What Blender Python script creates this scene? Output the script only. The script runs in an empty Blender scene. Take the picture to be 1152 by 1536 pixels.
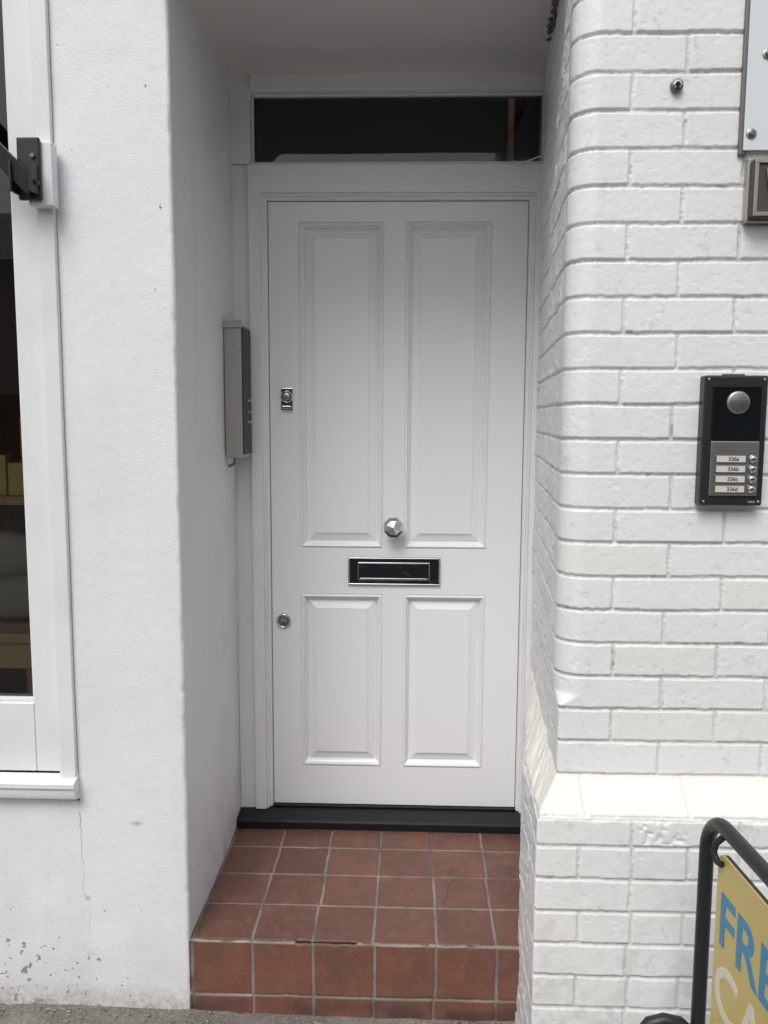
import bpy, bmesh, math, random
import numpy as np
from mathutils import Matrix, Vector
random.seed(3)
scene = bpy.context.scene
COL = scene.collection

# ------------------------------------------------------------------ helpers
def link(o, parent=None):
    COL.objects.link(o)
    if parent: o.parent = parent
    return o
def empty(name):
    e = bpy.data.objects.new(name, None); e.empty_display_size = .1
    return link(e)
def mesh_obj(name, verts, faces, mat=None, parent=None, smooth=False, bevel=0, segs=2):
    me = bpy.data.meshes.new(name); me.from_pydata([tuple(v) for v in verts], [], faces)
    bm = bmesh.new(); bm.from_mesh(me); bmesh.ops.recalc_face_normals(bm, faces=bm.faces); bm.to_mesh(me); bm.free()
    if mat: me.materials.append(mat)
    o = bpy.data.objects.new(name, me); link(o, parent)
    if smooth:
        me.polygons.foreach_set('use_smooth', [True]*len(me.polygons))
    if bevel:
        m = o.modifiers.new('bev','BEVEL'); m.width = bevel; m.segments = segs; m.limit_method='ANGLE'; m.angle_limit=math.radians(40)
        me.polygons.foreach_set('use_smooth', [True]*len(me.polygons))
        m.harden_normals = True
    return o
def box(name, x0,x1,y0,y1,z0,z1, mat, parent=None, bevel=0.0, segs=2):
    v=[(x,y,z) for x in (x0,x1) for y in (y0,y1) for z in (z0,z1)]
    f=[(0,1,3,2),(4,6,7,5),(0,4,5,1),(2,3,7,6),(0,2,6,4),(1,5,7,3)]
    return mesh_obj(name,v,f,mat,parent,bevel=bevel,segs=segs)
def lathe(name, prof, centre, mat, parent=None, n=32, axis='Y', smooth=True, rot=0):
    """prof: list of (radius, depth) ; depth grows toward -Y (to the street)"""
    verts=[];faces=[]
    for (r,d) in prof:
        for i in range(n):
            a=2*math.pi*i/n+rot
            verts.append((centre[0]+r*math.cos(a), centre[1]-d, centre[2]+r*math.sin(a)))
    k=len(prof)
    for j in range(k-1):
        for i in range(n):
            faces.append((j*n+i, j*n+(i+1)%n, (j+1)*n+(i+1)%n, (j+1)*n+i))
    faces.append(tuple(range(n))); faces.append(tuple((k-1)*n+i for i in range(n)))
    return mesh_obj(name,verts,faces,mat,parent,smooth=smooth)
def tube(name, pts, r, mat, parent=None, cyclic=False, res=8):
    cu=bpy.data.curves.new(name,'CURVE'); cu.dimensions='3D'; cu.bevel_depth=r; cu.bevel_resolution=res; cu.use_fill_caps=True
    sp=cu.splines.new('POLY'); sp.points.add(len(pts)-1)
    for i,p in enumerate(pts): sp.points[i].co=(*p,1)
    sp.use_smooth=True; sp.use_cyclic_u=cyclic
    cu.materials.append(mat)
    return link(bpy.data.objects.new(name,cu),parent)
def text(name, body, size, loc, rot, mat, parent, bold=0.0, extrude=0.0002, align='LEFT', sx=1):
    cu=bpy.data.curves.new(name,'FONT'); cu.body=body; cu.size=size; cu.offset=bold; cu.extrude=extrude; cu.align_x=align
    cu.materials.append(mat)
    o=bpy.data.objects.new(name,cu); o.location=loc; o.rotation_euler=rot; o.scale=(sx,1,1)
    return link(o,parent)

def vnoise(u,v,scale,seed):
    """smooth 2-D value noise in -1..1, feature size = scale metres"""
    rng=np.random.RandomState(seed); N=256
    g=rng.rand(N,N)*2-1
    a=np.asarray(u)/scale+1000.; b=np.asarray(v)/scale+1000.
    i=np.floor(a).astype(int); j=np.floor(b).astype(int)
    fa=a-i; fb=b-j; fa=fa*fa*(3-2*fa); fb=fb*fb*(3-2*fb)
    i0=i%N;i1=(i+1)%N;j0=j%N;j1=(j+1)%N
    return (g[i0,j0]*(1-fa)+g[i1,j0]*fa)*(1-fb)+(g[i0,j1]*(1-fa)+g[i1,j1]*fa)*fb
def sstep(a,b,x):
    t=np.clip((x-a)/(b-a),0,1); return t*t*(3-2*t)

def grid_obj(name, P, mat, parent=None, attrs=None, flip=False):
    R,C,_=P.shape
    me=bpy.data.meshes.new(name)
    me.vertices.add(R*C); me.vertices.foreach_set('co',P.reshape(-1).astype(np.float32))
    idx=np.arange(R*C).reshape(R,C)
    q=np.stack([idx[:-1,:-1],idx[:-1,1:],idx[1:,1:],idx[1:,:-1]],-1).reshape(-1,4)
    if flip: q=q[:,::-1]
    n=len(q)
    me.loops.add(n*4); me.loops.foreach_set('vertex_index',q.reshape(-1).astype(np.int32))
    me.polygons.add(n); me.polygons.foreach_set('loop_start',np.arange(0,n*4,4,dtype=np.int32))
    me.polygons.foreach_set('use_smooth',np.ones(n,dtype=bool))
    me.update(calc_edges=True); me.validate()
    for k,a in (attrs or {}).items():
        at=me.attributes.new(k,'FLOAT','POINT'); at.data.foreach_set('value',a.reshape(-1).astype(np.float32))
    me.materials.append(mat)
    return link(bpy.data.objects.new(name,me),parent)

# ------------------------------------------------------------------ materials
def new_mat(name):
    m=bpy.data.materials.new(name); m.use_nodes=True
    nt=m.node_tree; b=nt.nodes['Principled BSDF']
    return m,nt,b
def N(nt,t,**kw):
    n=nt.nodes.new(t)
    for k,v in kw.items():
        if k in n.inputs: n.inputs[k].default_value=v
        else: setattr(n,k,v)
    return n
def plain(name,col,rough=.5,metal=0,spec=.5,bump=0,bscale=300,coat=0,wave=0):
    m,nt,b=new_mat(name)
    b.inputs['Base Color'].default_value=(*col,1); b.inputs['Roughness'].default_value=rough
    b.inputs['Metallic'].default_value=metal; b.inputs['Specular IOR Level'].default_value=spec
    b.inputs['Coat Weight'].default_value=coat
    tc=N(nt,'ShaderNodeTexCoord')
    if bump or wave:
        nz=N(nt,'ShaderNodeTexNoise',Scale=float(bscale),Detail=1.0); nt.links.new(tc.outputs['Object'],nz.inputs['Vector'])
        bp=N(nt,'ShaderNodeBump',Strength=bump or wave,Distance=.001 if bump else .004); nt.links.new(nz.outputs['Fac'],bp.inputs['Height']); nt.links.new(bp.outputs[0],b.inputs['Normal'])
    mr=N(nt,'ShaderNodeMapRange'); mr.inputs[3].default_value=max(0,rough-.05); mr.inputs[4].default_value=rough+.05
    n2=N(nt,'ShaderNodeTexNoise',Scale=25.0,Detail=2.0); nt.links.new(tc.outputs['Object'],n2.inputs['Vector'])
    nt.links.new(n2.outputs['Fac'],mr.inputs[0]); nt.links.new(mr.outputs[0],b.inputs['Roughness'])
    return m

def ramp(nt,src,p0,p1,c0=0.,c1=1.):
    r=N(nt,'ShaderNodeMapRange'); r.clamp=True
    r.inputs[1].default_value=p0; r.inputs[2].default_value=p1; r.inputs[3].default_value=c0; r.inputs[4].default_value=c1
    nt.links.new(src,r.inputs[0]); return r.outputs[0]
def mixc(nt,fac,a,b,mode='MIX'):
    m=N(nt,'ShaderNodeMix',data_type='RGBA',blend_type=mode)
    for s,i in ((fac,0),(a,6),(b,7)):
        if isinstance(s,(int,float)): m.inputs[i].default_value=s
        elif isinstance(s,tuple): m.inputs[i].default_value=(*s,1)
        else: nt.links.new(s,m.inputs[i])
    return m.outputs[2]
def math_(nt,op,a,b=0.):
    m=N(nt,'ShaderNodeMath',operation=op)
    for s,i in ((a,0),(b,1)):
        if isinstance(s,(int,float)): m.inputs[i].default_value=s
        else: nt.links.new(s,m.inputs[i])
    return m.outputs[0]

def white_masonry(name, base=(.80,.81,.81), dirt_shade=(.46,.45,.42), recess=False, chips=False, rough=.55, b1=1., b2=.5, streak=0., mott=.16):
    m,nt,b=new_mat(name); L=nt.links.new
    tc=N(nt,'ShaderNodeTexCoord'); ob=tc.outputs['Object']
    n1=N(nt,'ShaderNodeTexNoise',Scale=3.2,Detail=4.0,Roughness=.62); L(ob,n1.inputs['Vector'])
    n2=N(nt,'ShaderNodeTexNoise',Scale=45.0,Detail=3.0,Roughness=.7); L(ob,n2.inputs['Vector'])
    n3=N(nt,'ShaderNodeTexNoise',Scale=300.0,Detail=1.0); L(ob,n3.inputs['Vector'])
    f1=ramp(nt,n1.outputs['Fac'],.42,.75,0,mott*1.5)
    c=mixc(nt,f1,base,tuple(x*.82 for x in base))
    f2=ramp(nt,n2.outputs['Fac'],.55,.8,0,mott)
    c=mixc(nt,f2,c,dirt_shade)
    if recess:
        at=N(nt,'ShaderNodeAttribute',attribute_name='recess')
        g=math_(nt,'MULTIPLY',at.outputs['Fac'],ramp(nt,n1.outputs['Fac'],.35,.7,.16,.55))
        c=mixc(nt,g,c,dirt_shade)
        at2=N(nt,'ShaderNodeAttribute',attribute_name='dirt_shade')
        c=mixc(nt,at2.outputs['Fac'],c,(.20,.18,.15))
        at3=N(nt,'ShaderNodeAttribute',attribute_name='warm')
        c=mixc(nt,at3.outputs['Fac'],c,(.80,.77,.70))
    if streak:
        mp=N(nt,'ShaderNodeMapping'); mp.inputs['Scale'].default_value=(14,14,1.0); L(ob,mp.inputs['Vector'])
        n5=N(nt,'ShaderNodeTexNoise',Scale=1.0,Detail=2.0); L(mp.outputs[0],n5.inputs['Vector'])
        c=mixc(nt,ramp(nt,n5.outputs['Fac'],.5,.8,0,streak),c,dirt_shade)
    if chips:
        sx=N(nt,'ShaderNodeSeparateXYZ'); L(ob,sx.inputs[0])
        low=ramp(nt,sx.outputs['Z'],.0,.42,1,0)
        n4=N(nt,'ShaderNodeTexNoise',Scale=42.0,Detail=3.0,Roughness=.6); L(ob,n4.inputs['Vector'])
        left=ramp(nt,sx.outputs['X'],-1.0,-.62,1,.25)
        thr=math_(nt,'ADD',n4.outputs['Fac'],math_(nt,'MULTIPLY',math_(nt,'MULTIPLY',low,left),.175))
        ch=ramp(nt,thr,.738,.750,0,1)
        c=mixc(nt,ch,c,(.25,.25,.22))
        gr=math_(nt,'MULTIPLY',ramp(nt,sx.outputs['Z'],.0,.07,1,0),ramp(nt,n2.outputs['Fac'],.35,.65,.15,.85))
        c=mixc(nt,gr,c,(.28,.26,.22))
        gr2=math_(nt,'MULTIPLY',ramp(nt,sx.outputs['Z'],.0,.40,.30,0),ramp(nt,n1.outputs['Fac'],.40,.62,0,1))
        c=mixc(nt,gr2,c,(.48,.46,.42))
    L(c,b.inputs['Base Color'])
    b.inputs['Roughness'].default_value=rough
    h=math_(nt,'ADD',math_(nt,'MULTIPLY',n2.outputs['Fac'],b1),math_(nt,'MULTIPLY',n3.outputs['Fac'],b2))
    bp=N(nt,'ShaderNodeBump',Strength=.6,Distance=.0016); L(h,bp.inputs['Height'])
    L(bp.outputs[0],b.inputs['Normal'])
    return m

def wood_paint(name, base=(.80,.805,.82), rough=.30, dirtamt=.0, vertical=True, bs=.25):
    m,nt,b=new_mat(name); L=nt.links.new
    tc=N(nt,'ShaderNodeTexCoord'); ob=tc.outputs['Object']
    mp=N(nt,'ShaderNodeMapping'); mp.inputs['Scale'].default_value=(160,160,5) if vertical else (5,160,160); L(ob,mp.inputs['Vector'])
    br=N(nt,'ShaderNodeTexNoise',Scale=1.0,Detail=2.0); L(mp.outputs[0],br.inputs['Vector'])
    b.inputs['Base Color'].default_value=(*base,1); b.inputs['Roughness'].default_value=rough
    n1=N(nt,'ShaderNodeTexNoise',Scale=5.0,Detail=3.0); L(ob,n1.inputs['Vector'])
    if dirtamt:
        c=mixc(nt,ramp(nt,n1.outputs['Fac'],.45,.8,0,dirtamt),base,(.55,.54,.51)); L(c,b.inputs['Base Color'])
    n6=N(nt,'ShaderNodeTexNoise',Scale=9.0,Detail=1.0); L(ob,n6.inputs['Vector'])
    h=math_(nt,'ADD',br.outputs['Fac'],math_(nt,'MULTIPLY',n6.outputs['Fac'],4.0))
    bp=N(nt,'ShaderNodeBump',Strength=bs,Distance=.0007); L(h,bp.inputs['Height'])
    L(bp.outputs[0],b.inputs['Normal'])
    return m

M_brick=white_masonry('white_painted_brick',base=(.825,.835,.825),recess=True,b1=1.0,b2=.4,rough=.42,mott=.15)
M_render=white_masonry('white_render',base=(.82,.83,.84),recess=True,chips=True,b1=.8,b2=.8,streak=.10,mott=.11)
M_soffit=white_masonry('soffit_paint',base=(.64,.63,.61),dirt_shade=(.34,.31,.27),b1=1.)
M_door=wood_paint('door_gloss_paint',base=(.83,.835,.85),rough=.24)
M_frame=wood_paint('frame_paint',base=(.82,.825,.83),rough=.34,dirtamt=.16)
M_shopwood=wood_paint('shopfront_paint',base=(.79,.81,.81),rough=.36,dirtamt=.35)
M_chrome=plain('chrome',(.66,.66,.67),.09,1.0)
M_blackchrome=plain('smoked_chrome',(.10,.105,.115),.06,1.0,wave=.3,bscale=28)
M_black=plain('black_powder_coat',(.018,.018,.02),.38,bump=.3,bscale=900)
M_blackgloss=plain('black_gloss',(.008,.008,.009),.08)
M_steel=plain('brushed_steel',(.44,.43,.40),.38,1.0,bump=.3,bscale=500)
M_galv=plain('galvanised_sheet',(.42,.405,.375),.42,.35,bump=.2,bscale=200)
M_steeldark=plain('aged_steel',(.20,.19,.18),.5,.8)
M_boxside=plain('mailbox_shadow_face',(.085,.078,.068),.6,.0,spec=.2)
M_hole=plain('dark_hole',(.01,.01,.01),.9)
M_label=plain('label_card',(.62,.61,.57),.5)
M_ink=plain('label_ink',(.03,.03,.03),.6)
M_yellow=plain('poster_yellow',(.64,.50,.17),.42,bump=.1,bscale=200)
M_blue=plain('poster_blue',(.05,.27,.48),.45)
M_cream=plain('poster_cream',(.76,.72,.60),.45)
M_thr=plain('black_threshold',(.010,.010,.012),.5,spec=.25,bump=.3,bscale=700)
M_rubber=plain('black_rubber',(.02,.02,.02),.7)
M_panel=plain('enamel_panel',(.70,.75,.76),.3)
M_int=plain('interior_wall',(.12,.08,.055),.8)
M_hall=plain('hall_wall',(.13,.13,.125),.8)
M_wood=plain('pine_wood',(.55,.36,.18),.45)
M_cloth=plain('cushion_cloth',(.42,.38,.32),.9)
M_orange=plain('orange_card',(.55,.22,.06),.6)

def glass_mat():
    m=bpy.data.materials.new('window_glass'); m.use_nodes=True; nt=m.node_tree
    nt.nodes.remove(nt.nodes['Principled BSDF']); out=nt.nodes['Material Output']
    fr=N(nt,'ShaderNodeFresnel',IOR=1.7); tr=N(nt,'ShaderNodeBsdfTransparent'); tr.inputs[0].default_value=(.88,.91,.89,1)
    gl=N(nt,'ShaderNodeBsdfGlossy',Roughness=.012); mx=N(nt,'ShaderNodeMixShader')
    nt.links.new(fr.outputs[0],mx.inputs[0]); nt.links.new(tr.outputs[0],mx.inputs[1]); nt.links.new(gl.outputs[0],mx.inputs[2]); nt.links.new(mx.outputs[0],out.inputs[0])
    return m
M_glass=glass_mat()
def pane(name,x0,x1,y,z0,z1,parent):
    me=bpy.data.meshes.new(name); me.from_pydata([(x0,y,z0),(x1,y,z0),(x1,y,z1),(x0,y,z1)],[],[(0,1,2,3)]); me.materials.append(M_glass)
    return link(bpy.data.objects.new(name,me),parent)

def tile_mat():
    m,nt,b=new_mat('quarry_tile'); L=nt.links.new
    tc=N(nt,'ShaderNodeTexCoord'); ob=tc.outputs['Object']
    at=N(nt,'ShaderNodeAttribute',attribute_name='recess'); tv=N(nt,'ShaderNodeAttribute',attribute_name='tilev'); dk=N(nt,'ShaderNodeAttribute',attribute_name='dirt_shade')
    n1=N(nt,'ShaderNodeTexNoise',Scale=8.0,Detail=4.0,Roughness=.68); L(ob,n1.inputs['Vector'])
    n2=N(nt,'ShaderNodeTexNoise',Scale=160.0,Detail=3.0,Roughness=.7); L(ob,n2.inputs['Vector'])
    n3=N(nt,'ShaderNodeTexNoise',Scale=30.0,Detail=3.0,Roughness=.7); L(ob,n3.inputs['Vector'])
    c=mixc(nt,tv.outputs['Fac'],(.130,.052,.036),(.210,.084,.055))
    c=mixc(nt,ramp(nt,n1.outputs['Fac'],.42,.7,0,.75),c,(.115,.064,.050))
    c=mixc(nt,ramp(nt,n3.outputs['Fac'],.50,.75,0,.5),c,(.20,.135,.11))
    c=mixc(nt,ramp(nt,n2.outputs['Fac'],.55,.75,0,.4),c,(.26,.165,.13))
    grout=mixc(nt,ramp(nt,n1.outputs['Fac'],.35,.65),(.31,.28,.25),(.17,.145,.125))
    c=mixc(nt,ramp(nt,at.outputs['Fac'],.45,.62),c,grout)
    c=mixc(nt,dk.outputs['Fac'],c,(.035,.028,.024))
    L(c,b.inputs['Base Color'])
    L(ramp(nt,n1.outputs['Fac'],.3,.7,.34,.6),b.inputs['Roughness'])
    bp=N(nt,'ShaderNodeBump',Strength=.4,Distance=.0012); L(n2.outputs['Fac'],bp.inputs['Height'])
    L(bp.outputs[0],b.inputs['Normal'])
    return m
M_tile=tile_mat()

def ground_mat(name,c0,c1,c2,sc=6.):
    m,nt,b=new_mat(name); L=nt.links.new
    tc=N(nt,'ShaderNodeTexCoord'); ob=tc.outputs['Object']
    n1=N(nt,'ShaderNodeTexNoise',Scale=sc,Detail=5.0,Roughness=.7); L(ob,n1.inputs['Vector'])
    n2=N(nt,'ShaderNodeTexNoise',Scale=140.0,Detail=2.0,Roughness=.7); L(ob,n2.inputs['Vector'])
    c=mixc(nt,ramp(nt,n1.outputs['Fac'],.35,.65),c0,c1)
    c=mixc(nt,ramp(nt,n2.outputs['Fac'],.5,.7,0,.8),c,c2)
    L(c,b.inputs['Base Color']); b.inputs['Roughness'].default_value=.85
    bp=N(nt,'ShaderNodeBump',Strength=.6,Distance=.003); L(n2.outputs['Fac'],bp.inputs['Height']); L(bp.outputs[0],b.inputs['Normal'])
    return m
M_pave=ground_mat('pavement_concrete',(.20,.185,.165),(.11,.10,.085),(.30,.28,.25))
M_asph=ground_mat('asphalt',(.05,.05,.05),(.04,.04,.04),(.08,.08,.08))
M_kerb=ground_mat('kerb_stone',(.3,.29,.27),(.22,.21,.2),(.35,.34,.3))

# ------------------------------------------------------------------ brick wall (right), real relief
def build_brick():
    XR=2.4
    xf=np.concatenate([np.linspace(XR,1.0,90,endpoint=False), np.linspace(1.0,.381,240,endpoint=False)])
    fr=(XR-xf)/(XR-.381)
    ar=np.linspace(0,1,30,endpoint=False)
    rv=np.linspace(0,1,180)
    def path(cx,r,y0,tail):
        xs=XR-(XR-(cx+r))*fr; P1=np.stack([xs,np.full_like(xs,y0)],-1)
        a=ar*math.pi/2; P2=np.stack([cx+r-r*np.sin(a), y0+r-r*np.cos(a)],-1)
        pts=np.array([(cx,y0+r)]+tail); seg=np.concatenate([[0],np.cumsum(np.linalg.norm(np.diff(pts,axis=0),axis=1))]); q=rv*seg[-1]
        P3=np.stack([np.interp(q,seg,pts[:,0]),np.interp(q,seg,pts[:,1])],-1)
        return np.concatenate([P1,P2,P3])
    PU=path(.326,.055,1.78,[(.394,2.66)]); PS=path(.330,.009,1.78,[(.394,2.66)]); PL=path(.276,.008,1.70,[(.284,1.985),(.390,2.66)])
    def s_of(P,x0):
        d=np.concatenate([[0],np.cumsum(np.linalg.norm(np.diff(P,axis=0),axis=1))]); return x0-d
    sU,sS,sL=s_of(PU,XR),s_of(PS,XR),s_of(PL,XR)
    z=np.concatenate([np.arange(-.015,.64,.0026),np.arange(.64,.76,.0020),np.arange(.76,2.62,.0024)])
    w=np.clip((z-.678)/(.742-.678),0,1)
    sq=1-sstep(.895,.93,z)
    up=[2.145+.0736*k for k in range(8,0,-1)]+[2.145-.0736*k for k in range(0,19)]
    lines=np.array(sorted(set(up+[.744,.680,.618]+[.618-.0745*k for k in range(1,10)])))
    R_,C_=len(z),len(fr)+len(ar)+len(rv)
    P=np.zeros((R_,C_,3)); rec=np.zeros((R_,C_)); off=np.zeros((R_,C_)); SS=np.zeros((R_,C_)); warm=np.zeros((R_,C_))
    rng=np.random.RandomState(5)
    jcache={}
    NL=len(lines)
    def joints(ci):
        if ci in jcache: return jcache[ci]
        zt=lines[min(ci+1,NL-1)]
        def fam(front0,pitch,ret0,rpitch):
            f=[front0+pitch*n for n in range(0,22) if front0+pitch*n<2.5]
            b=[ret0-rpitch*n for n in range(0,7)]
            return b[::-1]+f
        if zt>.75:
            k=int(round((2.145-zt)/.0736))
            js=fam(.552,.226,.238,.226) if k%2==0 else fam(.443,.226,.125,.226)
        elif zt>.70: js=fam(.381,.227,.166,.226)
        elif zt>.65: js=fam(.480,.226,.05,.226)
        else:
            k=int(round((.618-zt)/.0745))
            js=fam(.371,.112,.05,.226) if k%2==0 else fam(.480,.226,.166,.226)
        js=np.sort(np.array(js)+rng.uniform(-.004,.004,len(js)))
        tint=rng.rand(len(js)+1); o=rng.uniform(-.0008,.0008,len(js)+1); tilt=rng.uniform(-.010,.010,len(js)+1)
        jcache[ci]=(js,tint,o,tilt); return jcache[ci]
    for i,zz in enumerate(z): SS[i]=(sU*(1-sq[i])+sS*sq[i])*w[i]+sL*(1-w[i])
    ZZ=np.repeat(z[:,None],C_,1)
    zw=ZZ+.0008*vnoise(SS,ZZ,.05,11)+.0009*vnoise(SS,ZZ,.012,12)+.0015*vnoise(SS,ZZ*0+1,.25,17)
    sw=SS+.0008*vnoise(SS,ZZ,.04,13)+.0009*vnoise(SS,ZZ,.012,14)
    ci=np.clip(np.searchsorted(lines,zw)-1,0,NL-2)
    dzl=zw-lines[ci]; dzu=lines[np.minimum(ci+1,NL-1)]-zw
    dz=np.minimum(np.abs(dzl),np.abs(dzu))
    for c in range(NL-1):
        m=ci==c
        if not m.any(): continue
        js,tint,o,tilt=joints(c)
        sv=sw[m]; k=np.clip(np.searchsorted(js,sv),1,len(js)-1)
        ds=np.minimum(np.abs(sv-js[k-1]),np.abs(js[k]-sv))
        d=dz[m]
        R0=.005
        dd=np.where((ds<R0)&(d<R0), R0-np.hypot(R0-np.minimum(ds,R0),R0-np.minimum(d,R0)), np.minimum(ds,d))
        rec[m]=1-sstep(.0026,.0048,dd)
        off[m]=o[k]+tilt[k]*(zw[m]-lines[c]-.035)
        warm[m]=tint[k]**3*.30
        if .67<lines[c]<.70: warm[m]=.75
    fill=np.clip(vnoise(SS,ZZ,.09,21)*.6+vnoise(SS,ZZ,.03,22)*.5,0,1)
    depth=.0052*(1-.45*fill)
    fine=.0002*vnoise(SS,ZZ,.009,31)+.00025*vnoise(SS,ZZ,.03,32)+.0008*vnoise(SS,ZZ,.16,33)
    ctex=np.clip(vnoise(SS,ZZ,.007,34)*vnoise(SS,ZZ,.03,35)-.2,0,1)
    crum=np.abs(vnoise(SS,ZZ,.006,36))*.0020*rec
    disp=-depth*rec+crum+off*(1-rec)+fine-.0016*ctex*(1-rec)
    rough=sstep(.27,.20,SS)
    disp+=rough*(.0014*vnoise(SS,ZZ,.03,41)+.0014*vnoise(SS,ZZ,.011,42)+.003*vnoise(SS,ZZ,.08,43))
    patch=sstep(.0,.02,SS-.485)*sstep(.0,.02,.60-SS)*((ZZ>.622)&(ZZ<.676))
    disp+=-patch*.005*np.clip(vnoise(SS,ZZ,.008,44),0,1)
    arr=np.exp(-((ZZ-.679)/.006)**2)*np.clip(vnoise(SS,ZZ,.02,45),0,1)
    disp-=arr*.0045
    for i in range(R_):
        wi=w[i]; Q=(PU*(1-sq[i])+PS*sq[i])*wi+PL*(1-wi)
        T=np.gradient(Q,axis=0); T/=np.linalg.norm(T,axis=1)[:,None]+1e-9
        nrm=np.stack([T[:,1],-T[:,0]],-1)
        nrm=-nrm if nrm[0,1]>0 else nrm
        P[i,:,0]=Q[:,0]+nrm[:,0]*disp[i]; P[i,:,1]=Q[:,1]+nrm[:,1]*disp[i]
        P[i,:,2]=z[i]+(disp[i]*.8 if .678<z[i]<.742 else 0)
    dirt_shade=np.clip(rec*sstep(.40,.8,vnoise(SS,ZZ,.05,51))*sstep(.1,.6,vnoise(SS,ZZ,.012,52)),0,1)*.6
    dirt_shade=np.maximum(dirt_shade,rec*(dzu<.005)*.26)  # shadow line of the bed joints, painted into the colour on one side
    dirt_shade=np.maximum(dirt_shade,rough*sstep(.80,.95,vnoise(SS,ZZ,.035,53)*.6+vnoise(SS,ZZ,.01,54)*.5)*.6)
    dirt_shade=np.maximum(dirt_shade,sstep(.10,.0,ZZ)*.35*(vnoise(SS,ZZ,.02,55)*.5+.5))
    dirt_shade=np.maximum(dirt_shade,.20*sstep(.50,.9,vnoise(SS,ZZ,.035,56)*.6+vnoise(SS,ZZ,.008,57)*.5))
    dirt_shade=np.maximum(dirt_shade,.18*sstep(.75,.25,ZZ)*sstep(.0,.7,vnoise(SS,ZZ,.06,58)*.6+vnoise(SS,ZZ,.015,59)*.5))
    for (cx,cz,rx,rz,am) in ((.525,1.190,.0022,.005,.9),(.66,1.085,.004,.004,.35),(.355,2.085,.002,.03,.3),(.592,1.88,.010,.002,.25),(.60,1.90,.002,.008,.3)):
        dirt_shade=np.maximum(dirt_shade,am*np.exp(-(((SS-cx-(ZZ-cz)*.4)/rx)**2+((ZZ-cz)/rz)**2)))
    return grid_obj('painted_brickwork',P,M_brick,None,{'recess':rec,'dirt_shade':dirt_shade,'warm':warm})
brick_wall=empty('brick_wall')
bw=build_brick(); bw.parent=brick_wall
box('wall_above',.40,2.4,1.79,2.9,2.61,5.2,M_brick,brick_wall)
box('wall_core',.60,2.39,1.90,2.9,0,2.6,M_hole,brick_wall)

# ------------------------------------------------------------------ left rendered wall with reveal
def build_left():
    cx=-.555; y0=1.98; r=.010
    xf=np.linspace(-.8275,cx-r,70,endpoint=False); a=np.linspace(0,math.pi/2,9,endpoint=False); yr=np.linspace(y0+r,2.66,130)
    P2=np.concatenate([np.stack([xf,np.full_like(xf,y0)],-1),np.stack([cx-r+r*np.sin(a),y0+r-r*np.cos(a)],-1),np.stack([np.full_like(yr,cx),yr],-1)])
    nr=np.concatenate([np.stack([xf*0,xf*0-1],-1),np.stack([np.sin(a),-np.cos(a)],-1),np.stack([yr*0+1,yr*0],-1)])
    s=np.concatenate([[0],np.cumsum(np.linalg.norm(np.diff(P2,axis=0),axis=1))])
    z=np.arange(-.015,2.66,.005)
    S,Z=np.meshgrid(s,z)
    d=.0016*vnoise(S,Z,.30,61)+.0005*vnoise(S,Z,.08,62)+.0002*vnoise(S,Z,.018,63)
    edge=np.exp(-((S-s[75])/.010)**2)
    d-=edge*.0026*np.clip(vnoise(S,Z,.025,64)-.1,0,1)
    P=np.zeros((len(z),len(s),3)); P[:,:,0]=P2[:,0]+nr[:,0]*d; P[:,:,1]=P2[:,1]+nr[:,1]*d; P[:,:,2]=Z
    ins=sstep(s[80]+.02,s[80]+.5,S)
    dirt_shade=.10*ins*np.clip(vnoise(S,Z,.12,65)*.6+.35,0,1)+.35*sstep(.02,.0,np.abs(S-s[-1]+.03))*np.clip(vnoise(S,Z,.05,66),0,1)
    dirt_shade+=.5*sstep(.06,.0,np.abs(Z-.2))*ins*np.clip(vnoise(S,Z,.03,67)+.3,0,1)
    dirt_shade+=.12*sstep(.35,.0,np.abs(Z-.2))*sstep(s[80],s[80]+.1,S)*np.clip(vnoise(S,Z,.05,68)+.3,0,1)
    dirt_shade+=.35*sstep(2.42,2.56,Z)*ins*np.clip(vnoise(S,Z,.02,69)-.1,0,1)
    dirt_shade=np.maximum(dirt_shade,.85*np.exp(-(((S-.145)/.012)**2+((Z-.503)/.0035)**2)))
    dirt_shade=np.maximum(dirt_shade,.6*np.exp(-(((S-.012)/.006)**2+((Z-.30)/.006)**2)))
    return grid_obj('rendered_pier',P,M_render,None,{'recess':d*0,'dirt_shade':dirt_shade,'warm':d*0},flip=True)
rendered_wall=empty('rendered_wall')
o=build_left(); o.parent=rendered_wall
def build_stall():
    x=np.arange(-3.6,-.8285,.008); x=np.append(x,-.8277); z=np.arange(-.015,.566,.006); X,Z=np.meshgrid(x,z)
    d=.0018*vnoise(X,Z,.22,71)+.0008*vnoise(X,Z,.07,72)
    P=np.stack([X,1.9805-d,Z],-1)
    return grid_obj('stall_riser',P,M_render,None,{'recess':d*0,'dirt_shade':d*0,'warm':d*0},flip=True)
o=build_stall(); o.parent=rendered_wall
box('lintel',-3.6,.385,1.975,2.2,2.66,5.2,M_render,rendered_wall)
box('pier_core',-.80,-.60,2.02,2.9,0,2.66,M_hole,rendered_wall)
cr=[];zc=.53;xc=-.829
while zc>.14:
    cr.append((xc,1.9801,zc)); zc-=random.uniform(.008,.02); xc+=random.uniform(-.004,.0055)
M_crack=plain('crack_grey',(.50,.49,.47),.8)
tube('hairline_crack',cr,.0009,M_crack,rendered_wall,res=1)

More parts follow.
